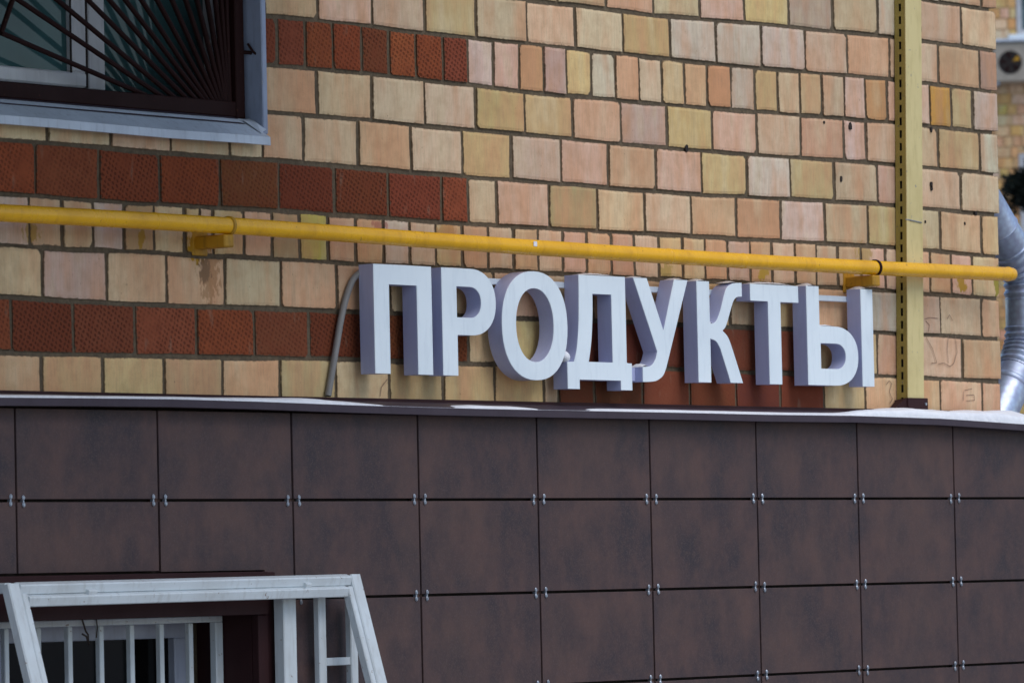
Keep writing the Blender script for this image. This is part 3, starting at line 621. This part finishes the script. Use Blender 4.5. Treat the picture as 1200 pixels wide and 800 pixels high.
# ------------------------------------------------------------------ yellow gas pipe
pipe = empty('gas_pipe', (2.7, -.10, 2.70), 'yellow painted gas pipe running along the brick wall above the sign', 'pipe')
PY = -.10
pp = [(-2.5, 2.731), (0.13, 2.730), (0.7, 2.7325), (1.233, 2.732), (1.9, 2.726), (2.469, 2.721), (3.2, 2.718), (3.869, 2.717), (4.6, 2.720), (5.37, 2.7255)]
pc = [(x, PY, z) for x, z in pp]; rr = [.0255] * len(pc)
pc += [(5.388, PY, 2.7257), (5.397, PY, 2.7258), (5.401, PY, 2.7258)]; rr += [.0235, .017, .006]
b_ = MB(); b_.tube(pc, rr, 24); b_.build('pipe', M_yellow, pipe, smooth=True)
for x, z in ((0.78, 2.7326), (3.30, 2.718), (3.72, 2.717)): MB().tube([(x - .004, PY, z), (x - .0015, PY, z), (x + .0015, PY, z), (x + .004, PY, z)], [.0255, .0268, .0268, .0255], 24, False).build('weld_seam', M_yellow, pipe, smooth=True)
for (bx, bz) in ((1.088, 2.732), (4.488, 2.720)):
    br = MB().bbox(bx - .022, bx + .022, PY - .022, .002, bz - .066, bz - .0275, .004).build('bracket', M_ydirty, pipe)
    MB().bbox(bx - .034, bx + .034, -.004, .004, bz - .085, bz + .01, .003).build('wall_plate', M_ydirty, br)
    n = 20; st = MB(); st.tube([(bx + .015, PY, bz), (bx + .018, PY, bz), (bx + .027, PY, bz), (bx + .030, PY, bz)], [.0258, .0295, .0295, .0258], 24, False)
    st.build('clamp_strap', M_ydirty if bx < 2 else M_rust, br, smooth=True)
MB().tube([(5.352, PY, 2.7254), (5.355, PY, 2.7254), (5.361, PY, 2.7255), (5.364, PY, 2.7255)], [.0254, .0270, .0270, .0254], 24, False).build('weld_seam', M_yellow, pipe, smooth=True)
MB().bbox(2.548, 2.566, PY - .0275, PY - .0245, 2.722, 2.738, .001).build('paint_chip', M_snow, pipe)

# ------------------------------------------------------------------ slotted steel post
post = empty('slotted_post', (4.81, -.03, 2.22), 'cream yellow slotted steel upright post standing on the snowy ledge', 'post')
def px_(z): return 4.767 + (z - 2.317) * 0.0333
def skew(mb):
    mb.v = [(x + px_(z) - 4.767, y, z) for (x, y, z) in mb.v]; return mb
Z0, Z1 = 2.225, 4.9
m = MB(); m.box(4.767, 4.868, -.052, -.049, Z0, Z1); m.box(4.865, 4.868, -.049, -.004, Z0, Z1); m.box(4.862, 4.8649, -.049, -.046, Z0, Z1)
skew(m).build('front_face', M_post, post)
m = MB(); m.box(4.767, 4.770, -.0489, -.033, Z0, Z1); m.box(4.767, 4.770, -.022, -.004, Z0, Z1)
z = Z0
while z < Z1:
    m.box(4.767, 4.770, -.033, -.022, z, min(z + .0175, Z1)); z += .0455
skew(m).build('slotted_flange', M_slot, post)
m = MB(); m.box(4.78, 4.781, -.048, -.005, Z0, Z1); skew(m).build('slot_shade_sheet', M_dark, post)  # dark sheet added behind the slots to stand for the shadow inside
m = MB(); m.bbox(4.752, 4.878, -.062, -.0525, 2.224, 2.268, .002); m.bbox(4.752, 4.762, -.052, -.002, 2.224, 2.262, .002); m.add([(4.70, -.03, 2.228), (4.752, -.055, 2.228), (4.752, -.055, 2.268), (4.752, -.01, 2.262), (4.70, -.012, 2.228)], [(0, 1, 2), (0, 2, 3), (0, 3, 4)])
ft = m.build('foot_bracket', M_brown, post)
MB().tube([(4.86, -.061, 2.247), (4.86, -.066, 2.247)], .005, 8).build('bolt', M_clip, ft)
m = MB(); m.tube([(px_(2.90) - .004, -.05, 2.905), (px_(2.9) + .03, -.0545, 2.902), (px_(2.9) + .09, -.054, 2.897), (px_(2.9) + .105, -.04, 2.896)], .0022, 6)
m.build('tie_wire', M_clip, post, smooth=True)

# ------------------------------------------------------------------ galvanised downpipe past the corner
dp = empty('downpipe', (5.8, .12, 2.2), 'galvanised steel downpipe with ribbed elbows past the brick corner', 'downpipe')
DY = .13; r = .073
MB().tube([(5.40, DY, 3.165), (5.62, DY, 2.955), (5.735, DY, 2.845)], [r * .97, r, r], 28).build('upper_offset', M_zinc, dp, smooth=True)
def elbow(pts, ribs=7):
    q = smooth(pts, 12); m_ = MB(); rr_ = [r * (1.03 + .05 * math.sin(6.283 * ribs * i / (len(q) - 1))) for i in range(len(q))]
    m_.tube([(a, DY, b) for a, b in q], rr_, 28); return m_.build('ribbed_elbow', M_zinc, dp, smooth=True)
elbow([(5.725, 2.855), (5.785, 2.795), (5.818, 2.735), (5.822, 2.66)])
MB().tube([(5.822, DY, 2.665), (5.820, DY, 2.545)], r * 1.0, 28).build('straight_section', M_zinc, dp, smooth=True)
elbow([(5.820, 2.55), (5.812, 2.49), (5.785, 2.435), (5.745, 2.385)], 7)
MB().tube([(5.755, DY, 2.397), (5.665, DY, 2.285), (5.585, DY, 2.185)], [r, r, r * .98], 28).build('lower_offset', M_zinc, dp, smooth=True)
MB().tube([(5.715, DY, 2.347), (5.711, DY, 2.342), (5.703, DY, 2.332), (5.699, DY, 2.327)], [r, r * 1.05, r * 1.05, r], 28, False).build('seam_ring', M_zinc, dp, smooth=True)
MB().tube([(5.45, DY, 3.117), (5.655, DY, 2.922), (5.66, DY, 2.917), (5.665, DY, 2.912)], [r * 1.0, r * 1.005, r * 1.05, r * 1.0], 28, False).build('seam_ring', M_zinc, dp, smooth=True)

# ------------------------------------------------------------------ snow
TH_ = [(-3, .006), (.08, .004), (.8, .005), (1.2, .009), (1.45, .011), (1.6, .007), (1.78, 0), (2.1, 0), (2.22, .007), (2.42, .005), (2.55, 0), (2.75, 0), (2.9, .003), (3.5, .004), (3.9, .003), (4.25, .004), (4.36, .012), (4.55, .020), (4.72, .026), (4.84, .020), (5.0, .022), (5.2, .032), (5.42, .030), (5.61, .004)]
TS = [0, .004, .02, .05, .10, .18, .28, .40, .52, .64, .78, .90, 1.0]
m = MB(); NX, NY = 420, len(TS) - 1
for i in range(NX + 1):
    x = -1.0 + (5.61 + 1.0) * i / NX; th = lerp(TH_, x); deep = min(1, max(0, (th - .012) / .014))
    back = .50 + .45 * deep                                   # how far the snow reaches back towards the wall
    for j, t in enumerate(TS):
        y = -.1468 + .138 * t
        zz = 2.1955 if x < 4.9 else 2.192; w = -y / .147; base = (lerp(FX, x) * w + zz * (1 - w)) + .002 + .0205 * (1 - w)
        pr = min(1, t / .07) ** .5 * max(0, min(1, (back - t) / .22)) ** .6
        wav = 1 + .16 * math.sin(x * 7.3 + t * 2) * math.sin(x * 3.1 + 1) + .06 * math.sin(x * 23 + t * 5)
        m.v.append((x, y, base + th * pr * wav - (.0045 if j == 0 else .0020 if pr * th < .0005 else .0008))); m.c.append(None)
n = NY + 1
m.f = [(i * n + j, (i + 1) * n + j, (i + 1) * n + j + 1, i * n + j + 1) for i in range(NX) for j in range(NY)]
tag(m.build('ledge_snow', M_snow, smooth=True), 'thin snow lying along the flashing ledge above the tiles', 'snow', kind='stuff')
m = MB()
def cap(x0, x1, z, hmax, y0=SF + .004, y1=SB - .002):
    NXc, NYc = max(6, int((x1 - x0) / .008)), 6; k0 = len(m.v)
    for i in range(NXc + 1):
        u = i / NXc
        for j in range(NYc + 1):
            v = j / NYc; h = hmax * (math.sin(math.pi * u) ** .5) * (math.sin(math.pi * (.08 + .84 * v)) ** .7) * rnd.uniform(.85, 1.1)
            m.v.append((x0 + (x1 - x0) * u, y0 + (y1 - y0) * v, z + h - .0008)); m.c.append(None)
    q = NYc + 1
    m.f += [(k0 + i * q + j, k0 + (i + 1) * q + j, k0 + (i + 1) * q + j + 1, k0 + i * q + j + 1) for i in range(NXc) for j in range(NYc)]
for a in ((1.80, 2.06, ZT, .004), (2.13, 2.27, ZT, .004), (2.845, 3.03, ZT, .010), (3.125, 3.19, ZT, .008), (3.355, 3.415, ZT, .009), (3.475, 3.535, ZT, .010), (3.655, 3.72, 2.642, .008), (3.79, 4.04, ZT, .012), (4.11, 4.172, 2.645, .012), (4.185, 4.28, 2.508, .008), (4.436, 4.50, 2.644, .012), (3.545, 3.565, 2.499, .012), (3.164, 3.20, 2.348, .012), (3.08, 3.10, 2.357, .004)): cap(*a)
def blob(cx, cy, cz, r_):
    k0 = len(m.v); nu, nv = 12, 8
    for i in range(nv + 1):
        for k in range(nu):
            a, b = math.pi * i / nv, 2 * math.pi * k / nu; s = r_ * rnd.uniform(.92, 1.06)
            m.v.append((cx + s * math.sin(a) * math.cos(b), cy + s * math.sin(a) * math.sin(b), cz + s * math.cos(a))); m.c.append(None)
    m.f += [(k0 + i * nu + k, k0 + i * nu + (k + 1) % nu, k0 + (i + 1) * nu + (k + 1) % nu, k0 + (i + 1) * nu + k) for i in range(nv) for k in range(nu)]
blob(2.762, SF + .016, 2.373, .019); blob(2.775, SF + .03, 2.365, .014)
tag(m.build('sign_snow', M_snow, smooth=True), 'small snow caps lying on the sign letters', 'snow', kind='stuff')

# ------------------------------------------------------------------ distant building beyond the corner
BO = Vector((50.0584, 29.0220, 0.0)); BR = Vector((0.54622254, -0.8376401, 0)); BD = Vector((0.8376401, 0.54622254, 0))
def loc(mb):
    mb.v = [tuple(BO + BR * v[0] + BD * v[1] + Vector((0, 0, v[2]))) for v in mb.v]; return mb
fb = empty('distant_building', BO, 'blurred yellow brick building seen far behind the brick corner', 'building')
FW = [(.13, 1.6, 9.12, 10.7), (.11, 1.6, 5.95, 7.46), (.13, 1.6, 2.6, 3.9)]
m = MB(); xs_ = [-9, .12, 1.61, 12]
m.box(-9, .10, .02, 9, 0, 12); m.box(1.62, 12, .02, 9, 0, 12); m.box(.10, 1.62, .2, 9, 0, 12)
for (a, b) in ((0, 2.6), (3.9, 5.95), (7.46, 9.12), (10.7, 12)): m.box(.10, 1.62, .02, .2, a, b)
loc(m).build('wall', M_farbrick, fb)
z = 2.6; row = 0
while z < 10.4:
    x = -.42 - (.07 if row % 2 else 0); hd = row % 3 == 0
    while x < .72:
        wd = .13 if hd else .26 if row % 2 else .21
        x1 = x + wd
        inw = False
        for w_ in FW:
            if z + .15 > w_[2] - .02 and z < w_[3] + .01:
                if x >= w_[0] - .02: inw = True
                elif x1 > w_[0]: x1 = w_[0] - .005
        if not inw and x1 - x > .04:
            b = MB(); col = (*s2l(tuple(v + rnd.uniform(-10, 10) for v in rnd.choice(((234, 190, 122), (240, 206, 156), (228, 170, 110), (242, 214, 176), (230, 196, 120), (238, 188, 144))))), rnd.random())
            brick_geo(b, x, x1, z, z, z + .15, z + .15, col, .06, .007); loc(b).build('brick', M_brick, fb)
        x += wd
    z += .15; row += 1
for (a, b, c, d) in FW:
    m = MB(); m.box(a, a + .07, .03, .10, c, d); m.box(b - .07, b, .03, .10, c, d); m.box(a + .07, b - .07, .03, .10, d - .07, d); m.box(a + .07, b - .07, .03, .10, c, c + .07); m.box((a + b) / 2 - .04, (a + b) / 2 + .04, .03, .10, c + .07, d - .07)
    w_ = loc(m).build('window', M_pvc, fb)
    loc(MB().box(a + .07, b - .07, .06, .07, c + .07, d - .07)).build('pane', M_glass3, w_)
    loc(MB().bbox(a - .12, b + .1, -.10, .10, c - .07, c - .001, .01)).build('sill', M_face, w_)
M_acbox = paint_mat('beige_casing', (176, 166, 152), 0.6)
for dx in (-8.0, -4.0, 4.0, 8.0):                 # further window columns of the same building
    for (a, b, c, d) in FW:
        a, b = a + dx, b + dx; m = MB()
        m.box(a, a + .07, -.03, .018, c, d); m.box(b - .07, b, -.03, .018, c, d); m.box(a + .07, b - .07, -.03, .018, d - .07, d); m.box(a + .07, b - .07, -.03, .018, c, c + .07); m.box((a + b) / 2 - .04, (a + b) / 2 + .04, -.03, .018, c + .07, d - .07)
        w_ = loc(m).build('window', M_pvc, fb)
        loc(MB().box(a + .07, b - .07, .002, .012, c + .07, d - .07)).build('pane', M_glass3, w_)
        loc(MB().bbox(a - .1, b + .1, -.12, .018, c - .07, c - .001, .01)).build('sill', M_face, w_)
ac = empty('air_conditioner', tuple(BO + Vector((0, 0, 8.43)) - BD * .2), 'grey air conditioner box with dark fan on the distant wall', 'air conditioner')
loc(MB().bbox(-.21, .62, -.36, -.03, 8.43, 8.98, .02)).build('casing', M_acbox, ac)
loc(MB().bbox(-.24, .66, -.40, .0, 8.985, 9.03, .01)).build('snow_cover', M_sill, ac)
n = 24; m = MB(); vs = [(.028 + .165 * math.cos(6.283 * k / n), -.364, 8.70 + .165 * math.sin(6.283 * k / n)) for k in range(n)]
m.add(vs + [(v[0], -.35, v[2]) for v in vs], [tuple(range(n))] + [(k, k + n, (k + 1) % n + n, (k + 1) % n) for k in range(n)]); loc(m).build('fan_opening', M_dark, ac)
for k in range(5):
    a = 6.283 * k / 5 + .5; m = MB(); m.add([(.028 + .03 * math.cos(a), -.372, 8.70 + .03 * math.sin(a)), (.028 + .14 * math.cos(a - .3), -.368, 8.70 + .14 * math.sin(a - .3)), (.028 + .14 * math.cos(a + .25), -.376, 8.70 + .14 * math.sin(a + .25))], [(0, 1, 2)])
    loc(m).build('fan_blade', M_rust if k else M_ydirty, ac)
for x in (-.15, .55): loc(MB().box(x - .02, x + .02, -.38, .0, 8.39, 8.428)).build('bracket', M_clip, ac)

# dark evergreen in front of it
tr_ = empty('spruce_tree', tuple(BO + BR * 1.35 - BD * 4), 'dark green evergreen branch reaching in at the right edge', 'tree')
g = Nd('needles'); M_needle = g.out(g.mix(g.ramp(g.noise(g.pos(), 6.0), .4, .6), (.004, .008, .005), (.010, .018, .010)), .7)
g = Nd('bark'); M_bark = g.out(g.mix(g.ramp(g.noise(g.pos(), 20.0), .4, .6), (.05, .035, .025), (.09, .065, .05)), .9)
tb = Vector(wloc(tr_)); m = MB(); m.tube([tb, tb + Vector((0, 0, 4)), tb + Vector((.05, .02, 9.4))], [.16, .11, .015], 10); m.build('trunk', M_bark, tr_, smooth=True)
cr_ = MB()
def branch(zb, ang, ln, den=160):
    for k in range(int(ln * den)):
        t = rnd.random() ** .8; d = Vector((math.cos(ang), math.sin(ang), -.35 + .1 * rnd.random()))
        p = tb + Vector((0, 0, zb)) + d * (ln * t) + Vector((rnd.gauss(0, .07), rnd.gauss(0, .07), rnd.gauss(0, .05))) * (1.25 - t)
        q = Vector((rnd.gauss(0, 1), rnd.gauss(0, 1), rnd.gauss(0, .6))).normalized(); s_ = Vector((rnd.gauss(0, 1), rnd.gauss(0, 1), rnd.gauss(0, 1))).normalized()
        cr_.add([p, p + q * .15 + s_ * .035, p + q * .15 - s_ * .035], [(0, 1, 2)])
wa = math.atan2(-BR.y, -BR.x)
for k in range(150):
    zb = 1.2 + 8.0 * (k / 150); branch(zb, k * 2.4, (1 - (k / 158)) * 1.30 * rnd.uniform(.75, 1.0), 260)
for da in (-.10, -.05, 0, .04, .08): branch(7.05 + 1.6 * da, wa + da, 1.36, 420)
tag(cr_.build('crown', M_needle, tr_), kind='stuff')
